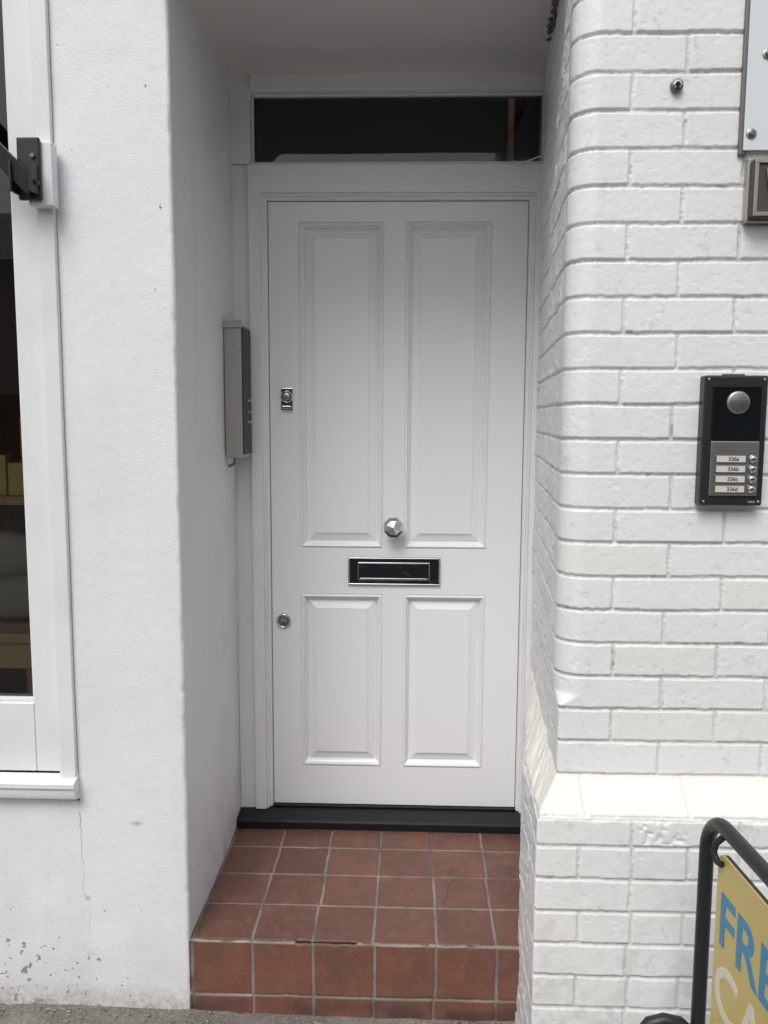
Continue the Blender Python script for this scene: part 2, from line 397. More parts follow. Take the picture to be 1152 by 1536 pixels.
# soffit over the entrance
porch_soffit=empty('porch_soffit')
def build_soffit():
    x=np.linspace(-.57,.41,100); y=np.linspace(1.90,2.64,80); X,Y=np.meshgrid(x,y)
    d=.004*vnoise(X,Y,.2,81)+.0008*vnoise(X,Y,.05,82)
    drop=.012*np.exp(-((Y-2.62)/.04)**2)+.035*np.exp(-((X+.565)/.03)**2)
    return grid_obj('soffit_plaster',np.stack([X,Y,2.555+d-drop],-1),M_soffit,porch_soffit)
build_soffit()
vv=[];ff=[]
for k in range(60):
    yy=2.10+random.uniform(0,.30)
    c=Vector((.326+(yy-1.83)*.083-.002+random.uniform(-.012,.006),yy,2.548+random.uniform(-.024,.006))); r=random.uniform(.003,.009)
    b0=len(vv)
    for d in ((1,0,0),(-1,0,0),(0,1,0),(0,-1,0),(0,0,1),(0,0,-1)): vv.append(c+Vector(d)*r*random.uniform(.6,1.4))
    for f in ((0,2,4),(2,1,4),(1,3,4),(3,0,4),(2,0,5),(1,2,5),(3,1,5),(0,3,5)): ff.append(tuple(b0+q for q in f))
M_dirtlump=plain('dirty_mortar',(.15,.145,.135),.9)
mesh_obj('broken_plaster',vv,ff,M_dirtlump,porch_soffit)

# ------------------------------------------------------------------ tiled step (quarry tiles)
def build_step():
    x=np.arange(-.558,.405,.0022)
    zt=.195; y0=1.98; r=.009
    zr=np.arange(-.014,zt-r,.0024); a=np.linspace(0,math.pi/2,10,endpoint=False); yb=np.arange(y0+r,2.64,.0026)
    prof=np.concatenate([np.stack([zr*0+y0,zr],-1),np.stack([y0+r-r*np.cos(a),zt-r+r*np.sin(a)],-1),np.stack([yb,yb*0+zt],-1)])
    nr=np.concatenate([np.stack([zr*0-1,zr*0],-1),np.stack([-np.cos(a),np.sin(a)],-1),np.stack([yb*0,yb*0+1],-1)])
    v=np.concatenate([zr,zt-r+ a*r, (zt-r+math.pi/2*r)+(yb-y0-r)])
    V,X=np.meshgrid(v,x,indexing='ij')
    f=lambda y:(zt-r+math.pi/2*r)+(y-y0-r)
    rows=np.array([-.10,.044,zt-.0035,f(2.140),f(2.294),f(2.446),f(2.60),f(2.75)])
    cols=np.array([-.553-.156]+[-.395+.1562*k for k in range(-1,6)])
    Vw=V+.0010*vnoise(X,V,.05,91)+.0006*vnoise(X,V,.012,92); Xw=X+.0010*vnoise(X,V,.05,93)+.0006*vnoise(X,V,.012,94)
    ri=np.clip(np.searchsorted(rows,Vw)-1,0,len(rows)-2)
    rng=np.random.RandomState(8)
    jx=rng.uniform(-.003,.003,(len(rows),len(cols)))
    ck=np.clip(np.searchsorted(cols,Xw)-1,0,len(cols)-2)
    L=cols[ck]+jx[ri,ck]; Rr=cols[ck+1]+jx[ri,ck+1]
    dx=np.minimum(np.abs(Xw-L),np.abs(Rr-Xw)); dv=np.minimum(np.abs(Vw-rows[ri]),np.abs(rows[ri+1]-Vw))
    R0=.005
    dd=np.where((dx<R0)&(dv<R0),R0-np.hypot(R0-np.minimum(dx,R0),R0-np.minimum(dv,R0)),np.minimum(dx,dv))
    rec=1-sstep(.0026,.0046,dd)
    tv=rng.rand(len(rows),len(cols))[ri,ck]
    tv=tv*.6*(ri>=2)+(.65+.35*tv)*(ri<2)
    oo=rng.uniform(-.0014,.0014,(len(rows),len(cols)))[ri,ck]
    d=-.0030*rec+oo*(1-rec)+.0004*vnoise(X,V,.04,95)+.0005*rec*vnoise(X,V,.006,101)
    ve=rows[2]
    wid=.004+.005*np.clip(vnoise(X,X*0,.02,96)+.3,0,1)
    chip=np.exp(-((V-ve-.002)/wid)**2)*sstep(-.290,-.275,X)*sstep(-.120,-.135,X)
    chip2=sstep(.35,.7,vnoise(X,V,.018,97))*np.exp(-((V-ve)/.005)**2)
    openj=np.exp(-((X-cols[ck]-jx[ri,ck])/.0035)**2)*(ck==4)*(ri>=3)*sstep(-.5,.3,vnoise(X,V,.05,98))
    openj=np.maximum(openj,np.exp(-((Xw-cols[5]-jx[ri,5])/.003)**2)*(ri>=4)*.9)
    d-=.010*np.clip(chip,0,1)+.003*chip2
    dirt_shade=sstep(.25,.6,chip)*.95+.3*chip2+openj*.85
    dirt_shade+=.55*sstep(.06,.0,np.abs(V-f(2.60)))+.45*sstep(.03,0,X+.553)*np.clip(vnoise(X,V,.04,99)+.4,0,1)+.5*sstep(.05,.0,V)*np.clip(vnoise(X,V,.03,100)+.5,0,1)
    dirt_shade+=.22*rec*np.clip(vnoise(X,V,.06,102)+.2,0,1)
    dirt_shade+=.22*(ri>=2)*np.clip(vnoise(X,V,.03,104)*.5+vnoise(X,V,.09,105)*.6-.1,0,1)
    dirt_shade+=.20*sstep(.0,.4,X)*(ri>=2)*np.clip(vnoise(X,V,.09,103)*.6+.5,0,1)  # shade on the right-hand floor tiles, painted in as patchy darkening
    ck_l=X-(.10+.22*(V-f(2.14)))+.006*vnoise(X,V,.02,106)
    cr_=np.exp(-(ck_l/.0016)**2)*((V>f(2.15))&(V<f(2.29)))
    d-=.001*cr_; dirt_shade+=.7*cr_
    dirt_shade=np.clip(dirt_shade,0,1)
    P=np.zeros(V.shape+(3,)); P[:,:,0]=X; P[:,:,1]=prof[:,0][:,None]+nr[:,0][:,None]*d; P[:,:,2]=prof[:,1][:,None]+nr[:,1][:,None]*d
    return grid_obj('tiled_step',P,M_tile,None,{'recess':rec,'dirt_shade':dirt_shade,'tilev':tv})
build_step()

# ------------------------------------------------------------------ front door
front_door=empty('front_door')
YD=2.66
def build_leaf():
    l,r_,b_,t_=-.4475,.3555,.236,2.185
    pX=[(-.354,-.087),(-.020,.246)]; pZ=[(.368,.953),(1.104,2.125)]
    xs=[l,pX[0][0],pX[0][1],pX[1][0],pX[1][1],r_]; zs=[b_,pZ[0][0],pZ[0][1],pZ[1][0],pZ[1][1],t_]
    V=[];F=[]
    def quad(a,b,c,d):
        i=len(V); V.extend([a,b,c,d]); F.append((i,i+1,i+2,i+3))
    for i in range(5):
        for j in range(5):
            if i in (1,3) and j in (1,3): continue
            quad((xs[i],YD,zs[j]),(xs[i+1],YD,zs[j]),(xs[i+1],YD,zs[j+1]),(xs[i],YD,zs[j+1]))
    rings=[(0,0),(.0012,.0028),(.0028,.0028),(.0040,-.0022),(.0070,-.0035),(.0100,-.0022),(.0115,.0045),(.0130,.0050),(.0165,.0080),(.0190,.0140),(.0200,.0165),(.0245,.0170),(.0255,.0145),(.0475,.0062),(.0485,.0036),(.052,.0034)]
    for (x0,x1) in pX:
        for (z0,z1) in pZ:
            prev=None
            for (i,d) in rings:
                cur=[(x0+i,YD+d,z0+i),(x1-i,YD+d,z0+i),(x1-i,YD+d,z1-i),(x0+i,YD+d,z1-i)]
                if prev:
                    for k in range(4): quad(prev[k],prev[(k+1)%4],cur[(k+1)%4],cur[k])
                prev=cur
            quad(*prev)
    for (a,b) in (((l,b_),(l,t_)),((r_,b_),(r_,t_)),((l,t_),(r_,t_)),((l,b_),(r_,b_))):
        quad((a[0],YD,a[1]),(b[0],YD,b[1]),(b[0],YD+.044,b[1]),(a[0],YD+.044,a[1]))
    quad((l,YD+.044,b_),(r_,YD+.044,b_),(r_,YD+.044,t_),(l,YD+.044,t_))
    me=bpy.data.meshes.new('leaf'); me.from_pydata(V,[],F)
    bm=bmesh.new(); bm.from_mesh(me); bmesh.ops.remove_doubles(bm,verts=bm.verts,dist=.0001); bmesh.ops.recalc_face_normals(bm,faces=bm.faces); bm.to_mesh(me); bm.free()
    me.materials.append(M_door); link(bpy.data.objects.new('leaf',me),front_door)
build_leaf()
# letter plate
box('letter_plate',-.199,.099,YD-.006,YD-.0005,.984,1.075,M_blackchrome,front_door,bevel=.003)
for (x0,x1,z0,z1) in ((-.199,.099,1.069,1.075),(-.199,.099,.984,.990),(-.199,-.193,.990,1.069),(.093,.099,.990,1.069)):
    box('letter_plate_rim',x0+.0005,x1-.0005,YD-.0095,YD-.005,z0+.0005,z1-.0005,M_chrome,front_door,bevel=.002,segs=3)
box('letter_flap_surround',-.167,.065,YD-.009,YD-.006,1.001,1.059,M_chrome,front_door,bevel=.002)
box('letter_flap',-.165,.063,YD-.012,YD-.008,1.003,1.057,M_blackchrome,front_door,bevel=.003)
box('letter_flap_edge',-.160,.058,YD-.0145,YD-.0115,1.0045,1.0085,M_chrome,front_door,bevel=.0012)
# octagonal centre knob
kc=(-.052,YD,1.178)
lathe('knob_rose',[(.024,0),(.024,.003),(.019,.007),(.011,.010),(.010,.030)],kc,M_chrome,front_door)
kn=lathe('knob',[(.012,.026),(.027,.034),(.0335,.043),(.0335,.047),(.024,.058),(.002,.066)],kc,M_chrome,front_door,n=8,smooth=False,rot=math.pi/8)
# night latch cylinder pull
box('latch_plate',-.413,-.374,YD-.006,YD-.0005,1.544,1.616,M_chrome,front_door,bevel=.004,segs=3)
lathe('latch_cylinder_guard',[(.0185,.004),(.0185,.012),(.0165,.0145),(.0155,.0145),(.0155,.011)],(-.3935,YD,1.588),M_chrome,front_door)
lathe('latch_cylinder',[(.0125,.010),(.0125,.0165),(.0118,.0172)],(-.3935,YD,1.588),M_steel,front_door)
box('latch_keyhole',-.3947,-.3923,YD-.0178,YD-.0165,1.582,1.594,M_hole,front_door)
box('latch_pull_lip',-.408,-.379,YD-.016,YD-.006,1.550,1.560,M_chrome,front_door,bevel=.003)
# mortice lock escutcheon
lc=(-.410,YD,.861)
lathe('mortice_lock_ring',[(.0245,0),(.0245,.006),(.022,.0085),(.0185,.0085),(.018,.005)],lc,M_chrome,front_door)
lathe('mortice_lock_core',[(.0175,.003),(.0175,.006),(.0165,.0066)],lc,M_steeldark,front_door)
box('mortice_keyway',lc[0]-.009,lc[0]+.009,YD-.0085,YD-.006,lc[2]-.0045,lc[2]+.0045,M_steel,front_door,bevel=.001)
box('mortice_keyhole',lc[0]-.0015,lc[0]+.0015,YD-.0092,YD-.0082,lc[2]-.0035,lc[2]+.0035,M_hole,front_door)

# ------------------------------------------------------------------ door frame
door_frame=empty('door_frame')
def sweep():
    L,R_,T=-.4495,.3575,2.187
    pr=[(0,0,2.712),(0,0,2.650),(.0015,.0015,2.646),(.005,.005,2.643),(.0085,.0085,2.643),(.0095,.0095,2.636),(.0115,.0115,2.631),(.015,.015,2.629),(.0165,.0165,2.631),(.0175,.0175,2.622),(.0195,.0195,2.620),(.052,.098,2.620),(.054,.100,2.622),(.054,.100,2.665)]
    V=[];n=len(pr)
    for (a,b,y) in pr: V.append((L-a,y,.232))
    for (a,b,y) in pr: V.append((L-a,y,T+b))
    for (a,b,y) in pr: V.append((R_+a,y,T+b))
    for (a,b,y) in pr: V.append((R_+a,y,.229))
    F=[]
    for s in range(3):
        for i in range(n-1): F.append((s*n+i,s*n+i+1,(s+1)*n+i+1,(s+1)*n+i))
    F.append(tuple(range(n))); F.append(tuple(3*n+i for i in range(n)))
    mesh_obj('frame_lining',V,F,M_frame,door_frame)
sweep()
box('left_cover_board',-.556,-.5045,2.634,2.70,.226,2.2875,M_frame,door_frame,bevel=.002)
box('backing_stop',-.50,.40,2.706,2.73,.20,2.30,M_frame,door_frame)
thr=[(2.556,.1955),(2.556,.219),(2.562,.226),(2.60,.2285),(2.72,.2335),(2.72,.1955)]
v=[]
for x in (-.5545,.381): v+= [(x,y,z) for (y,z) in thr]
n=len(thr); f=[(i,(i+1)%n,n+(i+1)%n,n+i) for i in range(n)]+[tuple(range(n)),tuple(n+i for i in range(n))]
mesh_obj('threshold_sill',v,f,M_thr,door_frame,bevel=.0015)
box('threshold_weatherbar',-.4465,.356,2.640,2.655,.2325,.2355,M_thr,door_frame)

# ------------------------------------------------------------------ transom window
transom_window=empty('transom_window')
box('transom_left_post',-.556,-.494,2.626,2.70,2.289,2.553,M_frame,transom_window,bevel=.003)
box('transom_head',-.4938,.40,2.616,2.70,2.497,2.553,M_frame,transom_window,bevel=.004)
box('transom_bottom_bead',-.4938,.40,2.622,2.668,2.2875,2.2925,M_frame,transom_window,bevel=.002)
box('transom_right_post',.388,.41,2.626,2.70,2.289,2.496,M_frame,transom_window)
for nm,(x0,x1,z0,z1) in {'bead_top':(-.4935,.387,2.489,2.4965),'bead_left':(-.4935,-.486,2.293,2.489)}.items():
    box(nm,x0,x1,2.640,2.656,z0,z1,M_frame,transom_window,bevel=.002)
pane('transom_glass',-.494,.388,2.658,2.289,2.497,transom_window)
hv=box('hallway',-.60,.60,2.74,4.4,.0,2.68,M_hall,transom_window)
bm=bmesh.new(); bm.from_mesh(hv.data); 
for fc in list(bm.faces):
    if fc.calc_center_median().y<2.75: bm.faces.remove(fc)
bm.to_mesh(hv.data); bm.free()
box('meter_cupboard_post',.305,.322,2.80,2.84,2.2,2.60,M_wood,transom_window)
box('alarm_unit',-.36,-.31,2.75,2.78,2.29,2.33,M_black,transom_window)
tube('loose_wire',[(.30,2.612,2.293),(.315,2.605,2.281),(.335,2.60,2.284),(.352,2.602,2.290),(.368,2.60,2.296),(.384,2.60,2.300)],.0022,M_cream,transom_window,res=4)
tube('loose_wire_strand',[(.27,2.615,2.290),(.30,2.606,2.287),(.33,2.603,2.292),(.36,2.60,2.294)],.0012,M_steeldark,transom_window,res=3)

# ------------------------------------------------------------------ steel letter box on the left reveal
wall_mailbox=empty('wall_mailbox')
v=[(-.553,2.48,1.405),(-.502,2.48,1.400),(-.502,2.48,1.797),(-.553,2.48,1.803),(-.553,2.612,1.405),(-.502,2.612,1.400),(-.502,2.612,1.797),(-.553,2.612,1.803)]
mesh_obj('mailbox_body',v,[(0,1,2,3),(4,5,6,7),(0,1,5,4),(3,2,6,7),(1,2,6,5),(0,3,7,4)],M_galv,wall_mailbox,bevel=.003)
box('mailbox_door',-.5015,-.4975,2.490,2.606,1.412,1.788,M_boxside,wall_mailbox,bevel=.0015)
for k,(za,zb) in enumerate(((1.505,1.512),(1.535,1.541),(1.570,1.577))):
    box('door_louvre',-.4972,-.4945,2.540,2.595,za,zb,M_galv,wall_mailbox,bevel=.0008)
box('mailbox_lid_edge',-.555,-.498,2.474,2.48,1.785,1.806,M_galv,wall_mailbox,bevel=.001)
tube('mailbox_cable',[(-.53,2.50,1.40),(-.53,2.50,1.385),(-.55,2.505,1.375)],.004,M_steeldark,wall_mailbox)

# ------------------------------------------------------------------ intercom panel
intercom_panel=empty('intercom_panel')
YB=1.772
box('surround',.603,.7325,YB-.022,YB+.012,1.347,1.6155,M_black,intercom_panel,bevel=.005,segs=3)
box('speaker_module',.620,.719,YB-.0265,YB-.021,1.484,1.594,M_blackgloss,intercom_panel,bevel=.002)
box('button_module',.620,.719,YB-.0265,YB-.021,1.368,1.481,M_steel,intercom_panel,bevel=.002)
sc=(.6705,YB-.0265,1.560)
lathe('speaker_grille',[(.0235,-.001),(.0235,.0025),(.021,.004),(.002,.0046)],sc,M_steel,intercom_panel,n=40)
vv=[];ff=[]
for ring,(rr,nn) in enumerate(((.004,6),(.0085,12),(.013,18),(.0175,24))):
    for k in range(nn):
        a=2*math.pi*k/nn; cx,cz=sc[0]+rr*math.cos(a),sc[2]+rr*math.sin(a); b0=len(vv)
        for q in range(6): vv.append((cx+.0013*math.cos(q*math.pi/3),sc[1]-.0052,cz+.0013*math.sin(q*math.pi/3)))
        ff.append(tuple(b0+q for q in range(6)))
mesh_obj('speaker_holes',vv,ff,M_hole,intercom_panel)
for k,s_ in enumerate(('336a','336b','336c','336d')):
    zc=1.4445-.0208*k
    box('name_window',.629,.694,YB-.0285,YB-.026,zc-.0085,zc+.0085,M_steeldark,intercom_panel,bevel=.001)
    box('name_card',.632,.691,YB-.0295,YB-.028,zc-.0065,zc+.0065,M_label,intercom_panel)
    text('name_text',s_,.0115,(.6665,YB-.0298,zc-.0038),(math.pi/2,0,0),M_ink,intercom_panel,bold=.0002,extrude=.0001,align='CENTER')
    lathe('call_button',[(.0088,0),(.0088,.002),(.0072,.003),(.0066,.0055),(.004,.0068),(.001,.007)],(.7065,YB-.0265,zc),M_chrome,intercom_panel,n=24)
for (x,z) in ((.6115,1.607),(.724,1.607),(.6115,1.3555),(.724,1.3555)):
    lathe('screw',[(.0028,0),(.0028,.001),(.001,.0015)],(x,YB-.022,z),M_steel,intercom_panel,n=12)
text('maker_mark','VIDEO',.0055,(.702,YB-.0224,1.3535),(math.pi/2,0,0),M_label,intercom_panel,extrude=.0001)
box('sealant_blob',.645,.690,YB-.006,YB+.004,1.6155,1.6195,M_steeldark,intercom_panel,bevel=.0015)

# ------------------------------------------------------------------ things at upper right on the brick face
enamel_sign=empty('enamel_sign')
box('sign_plate',.662,1.10,YB-.006,YB-.002,2.062,2.75,M_panel,enamel_sign,bevel=.0015)
box('sign_batten',.655,.668,YB-.0015,YB+.008,2.055,2.75,M_steeldark,enamel_sign,bevel=.002)
for (x,z) in ((.676,2.094),(.70,2.245)):
    lathe('sign_bolt_washer',[(.0105,0),(.0105,.0015),(.0095,.002)],(x,YB-.006,z),M_steel,enamel_sign,n=24)
    lathe('sign_bolt',[(.0062,.002),(.0062,.006),(.004,.007)],(x,YB-.006,z),M_steeldark,enamel_sign,n=6,smooth=False)
junction_box=empty('junction_box')
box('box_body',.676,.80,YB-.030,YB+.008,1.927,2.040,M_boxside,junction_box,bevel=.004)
box('box_frame',.671,.805,YB-.012,YB+.008,1.921,2.046,M_steel,junction_box,bevel=.003)
for (x0,x1,z0,z1) in ((.678,.798,2.030,2.038),(.678,.798,1.929,1.937),(.678,.685,1.937,2.030)):
    box('box_rim',x0,x1,YB-.034,YB-.0295,z0,z1,M_steel,junction_box,bevel=.001)
tube('box_cable',[(.70,YB-.034,2.02),(.704,YB-.037,1.99),(.715,YB-.036,1.965),(.74,YB-.036,1.955)],.0025,M_steeldark,junction_box)
wall_anchor=empty('wall_anchor')
ac=(.527,YB+.006,2.190)
lathe('anchor_sleeve',[(.0125,0),(.0125,.006),(.0115,.009),(.0075,.009),(.007,.003)],ac,M_steeldark,wall_anchor,n=24)
lathe('anchor_hex',[(.0095,.006),(.0095,.011),(.0055,.0115),(.0055,.005)],ac,M_chrome,wall_anchor,n=6,smooth=False)
lathe('anchor_bore',[(.005,.0112),(.004,.0118)],ac,M_hole,wall_anchor,n=16)

# ------------------------------------------------------------------ shop window (left)
shop_window=empty('shop_window')
GL=-.935
box('outer_strip',-.866,-.8285,1.966,2.06,.570,2.66,M_shopwood,shop_window,bevel=.003)
box('outer_bead',-.872,-.8665,1.972,2.05,.634,2.66,M_shopwood,shop_window,bevel=.002)
box('main_stile',GL,-.8725,1.985,2.06,.634,2.66,M_shopwood,shop_window,bevel=.003)
box('bottom_rail',-3.5,GL-.0005,1.985,2.06,.634,.812,M_shopwood,shop_window,bevel=.003)
box('glazing_bead',-3.5,GL-.0005,1.997,2.009,.8125,.822,M_shopwood,shop_window,bevel=.002)
box('glazing_bead_side',GL-.008,GL-.0005,1.997,2.009,.8225,2.6,M_shopwood,shop_window,bevel=.002)
v=[];pr=[(1.983,.632),(1.952,.622),(1.945,.618),(1.945,.606),(1.951,.602),(1.951,.582),(1.956,.574),(1.983,.566)]
for x in (-3.6,-.826): v+=[(x,y,z) for (y,z) in pr]+[]
n=len(pr); mesh_obj('sill',v,[(i,(i+1)%n,n+(i+1)%n,n+i) for i in range(n)]+[tuple(range(n)),tuple(n+i for i in range(n))],M_shopwood,shop_window,bevel=.0015)
box('far_stile',-3.6,-3.5,1.985,2.06,.634,2.66,M_shopwood,shop_window,bevel=.003)
pane('shop_glass',-3.5,GL,2.012,.813,2.66,shop_window)
sh=box('shop_room',-3.6,-.90,2.07,5.0,.15,2.9,M_int,shop_window)
bm=bmesh.new(); bm.from_mesh(sh.data)
for fc in list(bm.faces):
    if fc.calc_center_median().y<2.1: bm.faces.remove(fc)
bm.to_mesh(sh.data); bm.free()
tb=shop_window
box('window_bench_top',-1.9,-.93,2.085,2.50,.935,.962,M_wood,tb,bevel=.004)
box('window_bench_apron',-1.9,-.95,2.11,2.13,.86,.934,M_wood,tb,bevel=.002)
for x in (-1.84,-1.03): 
    for y in (2.15,2.44): box('window_bench_leg',x,x+.045,y,y+.045,.15,.934,M_wood,tb,bevel=.003)
box('stool_seat',-1.42,-1.12,2.62,3.0,.72,.75,M_wood,tb,bevel=.006)
for x in (-1.40,-1.16): box('stool_leg',x,x+.035,2.64,2.675,.15,.719,M_wood,tb)
def cushion(cx,cy,cz,sx,sy,sz,rot):
    V=[];F=[];n=24;m=12
    e=lambda t,p:math.copysign(abs(t)**p,t)
    for j in range(m+1):
        ph=-math.pi/2+math.pi*j/m
        for i in range(n):
            th=2*math.pi*i/n
            x_=e(math.cos(th),.6)*max(0,math.cos(ph))**.5*sx; z_=e(math.sin(th),.6)*max(0,math.cos(ph))**.5*sz; y_=math.sin(ph)*sy
            V.append((cx+x_*math.cos(rot)-z_*math.sin(rot),cy+y_,cz+x_*math.sin(rot)+z_*math.cos(rot)))
    for j in range(m):
        for i in range(n): F.append((j*n+i,j*n+(i+1)%n,(j+1)*n+(i+1)%n,(j+1)*n+i))
    mesh_obj('cushion',V,F,M_cloth,tb,smooth=True)
cushion(-1.06,2.24,1.03,.11,.05,.065,.12); cushion(-1.12,2.34,1.12,.10,.05,.07,-.2); cushion(-1.30,2.28,1.03,.11,.06,.065,.05)
for k in range(3): box('chair_slat',-1.30,-.99,2.60,2.62,.98+.09*k,1.02+.09*k,M_wood,tb,bevel=.003)
box('chair_post',-1.06,-1.03,2.40,2.425,.15,1.27,M_wood,tb,bevel=.003)
box('display_shelf',-1.60,-.93,2.16,2.46,1.29,1.312,M_wood,tb,bevel=.002)
lathe('display_jar',[(.030,-.0),(.04,.004),(.04,.05),(.03,.06)],(-1.06,2.34,1.355),M_yellow,tb,n=20)
box('display_packet',-1.135,-1.085,2.20,2.23,1.3125,1.42,M_yellow,tb,bevel=.002)
box('display_packet',-1.075,-1.03,2.19,2.22,1.3125,1.40,M_yellow,tb,bevel=.002)
box('display_tin',-1.03,-.99,2.26,2.30,1.3125,1.43,M_blue,tb,bevel=.004)
box('display_card',-1.09,-1.04,2.30,2.31,1.3125,1.52,M_orange,tb,bevel=.001)
box('menu_board',-1.60,-1.15,3.2,3.23,1.6,2.3,M_boxside,tb,bevel=.004)

# awning bracket
awning_arm=empty('awning_arm')
box('mount_block',-.872,-.815,1.935,1.966,2.000,2.140,M_shopwood,awning_arm,bevel=.003)
box('bracket_plate',-.890,-.838,1.922,1.935,2.010,2.146,M_black,awning_arm,bevel=.004)
for s_ in (-.893,-.848): box('bracket_cheek',s_,s_+.006,1.885,1.925,2.020,2.085,M_black,awning_arm,bevel=.002)
lathe('pivot_nut',[(.005,0),(.005,.006)],(-.852,1.922,2.105),M_steeldark,awning_arm,n=6,smooth=False)
A=Vector((-.872,1.905,2.055)); B=Vector((-1.40,1.80,2.61))
d=(B-A).normalized(); u=d.cross(Vector((0,1,0))).normalized(); w_=d.cross(u).normalized(); hv_,hw=.019,.009
v=[]
for Pp in (A-d*.035,B):
    for (a,b) in ((-1,-1),(1,-1),(1,1),(-1,1)): v.append(Pp+u*hv_*a+w_*hw*b)
mesh_obj('arm_bar',v,[(0,1,2,3),(4,5,6,7),(0,1,5,4),(1,2,6,5),(2,3,7,6),(3,0,4,7)],M_black,awning_arm,bevel=.002)

# ------------------------------------------------------------------ pavement sign (tubular frame, poster facing left)
pavement_sign=empty('pavement_sign')
d2=Vector((.074,-.997,0)).normalized(); O=Vector((.563,1.502,0)); W=.62; H=.80; rr=.075
pts=[]
def at(s_,z_,dx=0): p=O+d2*s_; return (p.x+dx,p.y,z_)
pts.append(at(0,.03))
for z_ in (.2,.4,.6,.70): pts.append(at(0,z_))
for k in range(0,11):
    a=math.pi/2*k/10; pts.append(at(rr-rr*math.cos(a),H-rr+rr*math.sin(a)))
for k in range(0,11):
    a=math.pi/2*k/10; pts.append(at(W-rr+rr*math.sin(a),H-rr+rr*math.cos(a)))
for z_ in (.6,.4,.2,.03): pts.append(at(W,z_))
tube('frame_tube',pts,.0135,M_black,pavement_sign)
def board(name,x_off,mat,th=.004):
    s0,s1,z0,z1=.058,W-.058,.10,.752; V=[]
    out=[]
    rc=.02
    for (cs,cz,a0) in ((s0+rc,z0+rc,math.pi),(s1-rc,z0+rc,1.5*math.pi),(s1-rc,z1-rc,0),(s0+rc,z1-rc,.5*math.pi)):
        for k in range(6):
            a=a0+math.pi/2*k/5; out.append((cs+rc*math.cos(a),cz+rc*math.sin(a)))
    n=len(out)
    for dx in (x_off,x_off+th):
        for (s_,z_) in out: V.append(at(s_,z_,dx))
    F=[tuple(range(n)),tuple(n+i for i in range(n))]+[(i,(i+1)%n,n+(i+1)%n,n+i) for i in range(n)]
    mesh_obj(name,V,F,mat,pavement_sign)
board('poster',-.004,M_yellow,.004)
board('backing_panel',.001,M_black,.006)
ang=math.atan2(d2.y,d2.x)
def ptext(nm,body,size,s_,z_,mat,sx):
    p=O+d2*s_
    text(nm,body,size,(p.x-.0046,p.y,z_),(math.pi/2,0,ang),mat,pavement_sign,bold=.0022,extrude=.0003,sx=sx)
ptext('poster_text_row','FRESH',.138,.070,.590,M_blue,.98)
ptext('poster_text_row','CAKES',.138,.066,.462,M_cream,.95)
ptext('poster_text_row','MADE',.138,.070,.336,M_cream,1.0)
ptext('poster_text_row','DAILY',.138,.070,.21,M_blue,1.0)
tube('poster_clip',[at(.075,H-.012,-.004),at(.066,H-.030,-.014),at(.064,H-.048,-.016),at(.072,H-.062,-.012),at(.084,H-.060,-.010)],.006,M_rubber,pavement_sign)
tube('poster_clip',[at(W-.075,H-.012,-.004),at(W-.066,H-.030,-.014),at(W-.062,H-.048,-.016)],.006,M_rubber,pavement_sign)
tube('frame_cross_tube',[at(0,.06),at(W,.06)],.011,M_black,pavement_sign)
for s_ in (0.0,W):
    base=O+d2*s_
    P_=[(base.x,base.y,.30),(base.x-.010,base.y,.345),(base.x-.035,base.y,.368),(base.x-.065,base.y,.374),(base.x-.092,base.y,.366),(base.x-.11,base.y,.34),(base.x-.118,base.y,.30),(base.x-.125,base.y,.16),(base.x-.13,base.y,.012)]
    tube('outrigger_leg',P_,.0125,M_black,pavement_sign)
    lathe('rubber_foot',[(.018,-.01),(.018,.012)],(base.x-.13,base.y,.004),M_rubber,pavement_sign,n=16)

# ------------------------------------------------------------------ ground, road, opposite side
box('ground',-150,150,-150,150,-.60,-.124,M_asph)
pavement=empty('pavement')
x=np.linspace(-3.5,2.5,300); y=np.linspace(1.0,2.1,60); X,Y=np.meshgrid(x,y)
dz=.002*vnoise(X,Y,.12,111)+.0012*vnoise(X,Y,.03,112)-.011*sstep(-.6,-.3,X)
jj=np.minimum(np.abs(((X+.13)/.6)%1-.5)*.6,9)
dz-=.004*np.exp(-(jj/.006)**2)
grid_obj('paving_near_wall',np.stack([X,Y,.001+dz],-1),M_pave,pavement)
box('paving_slabs',-40,40,-1.8,2.6,-.15,-.020,M_pave,pavement)
box('kerb',-40,40,-1.95,-1.802,-.15,-.018,M_kerb,pavement,bevel=.015)
box('far_kerb',-40,40,-13.2,-13.05,-.15,-.003,M_kerb,pavement,bevel=.015)
box('far_paving',-40,40,-17.0,-13.202,-.15,-.004,M_pave,pavement)
M_line=plain('road_paint',(.7,.7,.68),.7)
road=empty('road')
box('carriageway',-60,60,-13.04,-1.96,-.123,-.115,M_asph,road)
for k in range(-10,11): box('centre_line',k*4-1,k*4+1,-7.55,-7.45,-.1145,-.111,M_line,road)

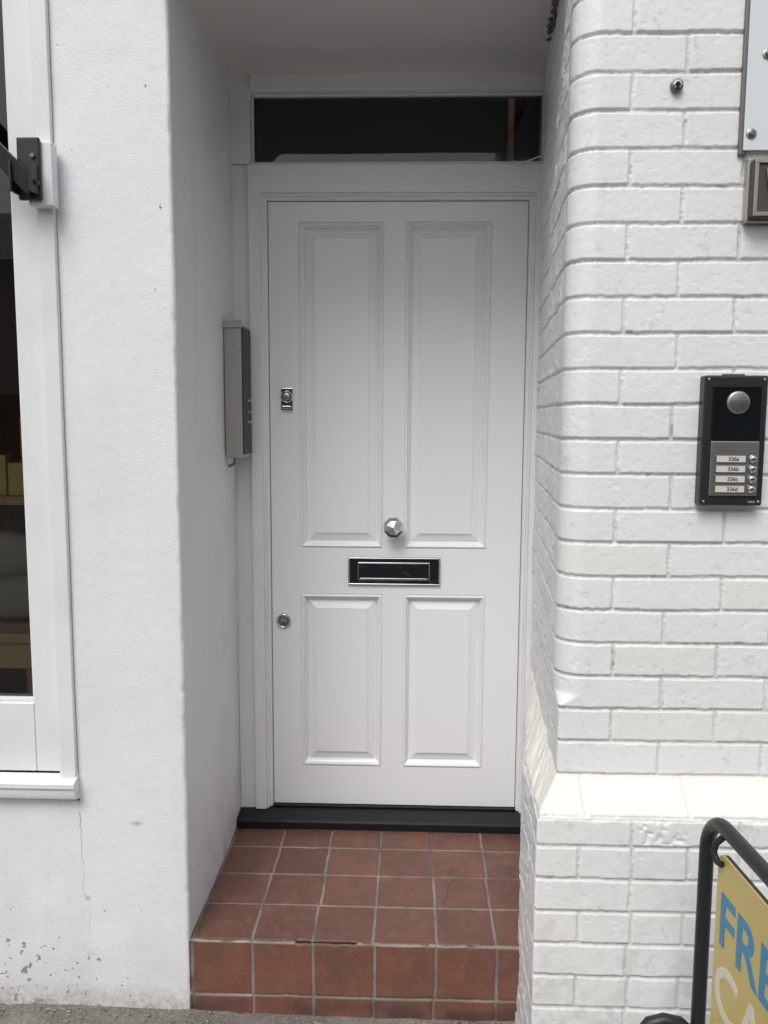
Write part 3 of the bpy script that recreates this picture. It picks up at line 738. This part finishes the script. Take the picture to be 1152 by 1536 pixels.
M_redbrick=ground_mat('red_brick_far',(.23,.11,.07),(.17,.08,.055),(.26,.15,.10),2.)
M_slate=plain('roof_slate',(.06,.06,.07),.7)
M_sash=plain('sash_paint',(.7,.7,.68),.5)
M_darkglass=plain('far_window_glass',(.02,.022,.025),.06)
terrace=empty('terraced_houses')
box('walls',-30,30,-25,-17.0,-.1,5.4,M_redbrick,terrace)
mesh_obj('roof',[(-30.3,-16.7,5.3),(30.3,-16.7,5.3),(30.3,-21,7.4),(-30.3,-21,7.4),(-30.3,-25.3,5.3),(30.3,-25.3,5.3)],[(0,1,2,3),(3,2,5,4),(0,3,4),(1,5,2),(0,4,5,1)],M_slate,terrace)
for k in range(-6,6):
    cx=k*4.8+2
    for (wx,wz,ww,wh) in ((-1.1,3.3,1.1,1.6),(1.1,3.3,1.1,1.6),(-1.0,.8,1.6,1.8)):
        box('window_frame',cx+wx-ww/2,cx+wx+ww/2,-16.995,-16.93,wz,wz+wh,M_sash,terrace)
        box('window_pane',cx+wx-ww/2+.08,cx+wx+ww/2-.08,-16.93,-16.92,wz+.08,wz+wh-.08,M_darkglass,terrace)
    box('house_door',cx+.8,cx+1.7,-16.995,-16.93,0,2.1,M_blue if k%2 else M_sash,terrace)
    box('chimney',cx+2.0,cx+2.8,-21.4,-20.6,7,8.8,M_redbrick,terrace)

# small debris along the foot of the wall: ONE object
vv=[];ff=[]
for k in range(300):
    x_=random.uniform(-1.3,.27); y_=1.972-abs(random.gauss(0,.035)); r=random.uniform(.001,.0045)*(1.8 if random.random()<.06 else 1); c=Vector((x_,y_,(.002 if x_<-.5 else -.009)+r*.4)); b0=len(vv)
    for d_ in ((1,0,0),(-1,0,0),(0,1,0),(0,-1,0),(0,0,1),(0,0,-1)): vv.append(c+Vector((d_[0]*random.uniform(.6,2),d_[1]*random.uniform(.6,1.6),d_[2]*.6))*r)
    for f_ in ((0,2,4),(2,1,4),(1,3,4),(3,0,4),(2,0,5),(1,2,5),(3,1,5),(0,3,5)): ff.append(tuple(b0+q for q in f_))
M_debris=ground_mat('grit',(.30,.27,.22),(.10,.08,.06),(.45,.42,.36),30.)
mesh_obj('gravel_debris',vv,ff,M_debris)

# ------------------------------------------------------------------ light
w=bpy.data.worlds.new('World'); scene.world=w; w.use_nodes=True; nt=w.node_tree
bg=nt.nodes['Background']; sky=nt.nodes.new('ShaderNodeTexSky'); sky.sky_type='NISHITA'; sky.sun_disc=False
el=math.radians(52); rz=math.radians(200)
sky.sun_elevation=el; sky.sun_rotation=rz; sky.dust_density=3.; sky.air_density=1.
hs=nt.nodes.new('ShaderNodeHueSaturation'); hs.inputs['Saturation'].default_value=.34
nt.links.new(sky.outputs[0],hs.inputs['Color']); nt.links.new(hs.outputs[0],bg.inputs[0]); bg.inputs[1].default_value=.15
sl=bpy.data.lights.new('overcast_sun','SUN'); sl.energy=1.5; sl.angle=math.radians(30); sl.color=(1,.99,.975)
so=bpy.data.objects.new('overcast_sun',sl); COL.objects.link(so)
sd=Vector((math.sin(rz)*math.cos(el),math.cos(rz)*math.cos(el),math.sin(el)))
so.rotation_euler=sd.to_track_quat('Z','Y').to_euler()

# ------------------------------------------------------------------ camera
p=math.radians(6.6);a=math.radians(1.8);r=math.radians(0.28)
R=(Matrix.Rotation(a,3,'Z')@Matrix.Rotation(math.pi/2-p,3,'X')@Matrix.Rotation(r,3,'Z'))
cam=bpy.data.cameras.new('camera'); co=bpy.data.objects.new('camera',cam); COL.objects.link(co)
co.matrix_world=Matrix.Translation((0,0,1.53))@R.to_4x4()
cam.sensor_fit='VERTICAL'; cam.sensor_height=36; cam.lens=36*1250/1536; cam.clip_start=.02; cam.clip_end=600
scene.camera=co
scene.view_settings.view_transform='Standard'; scene.view_settings.look='None'; scene.view_settings.exposure=0; scene.view_settings.gamma=1
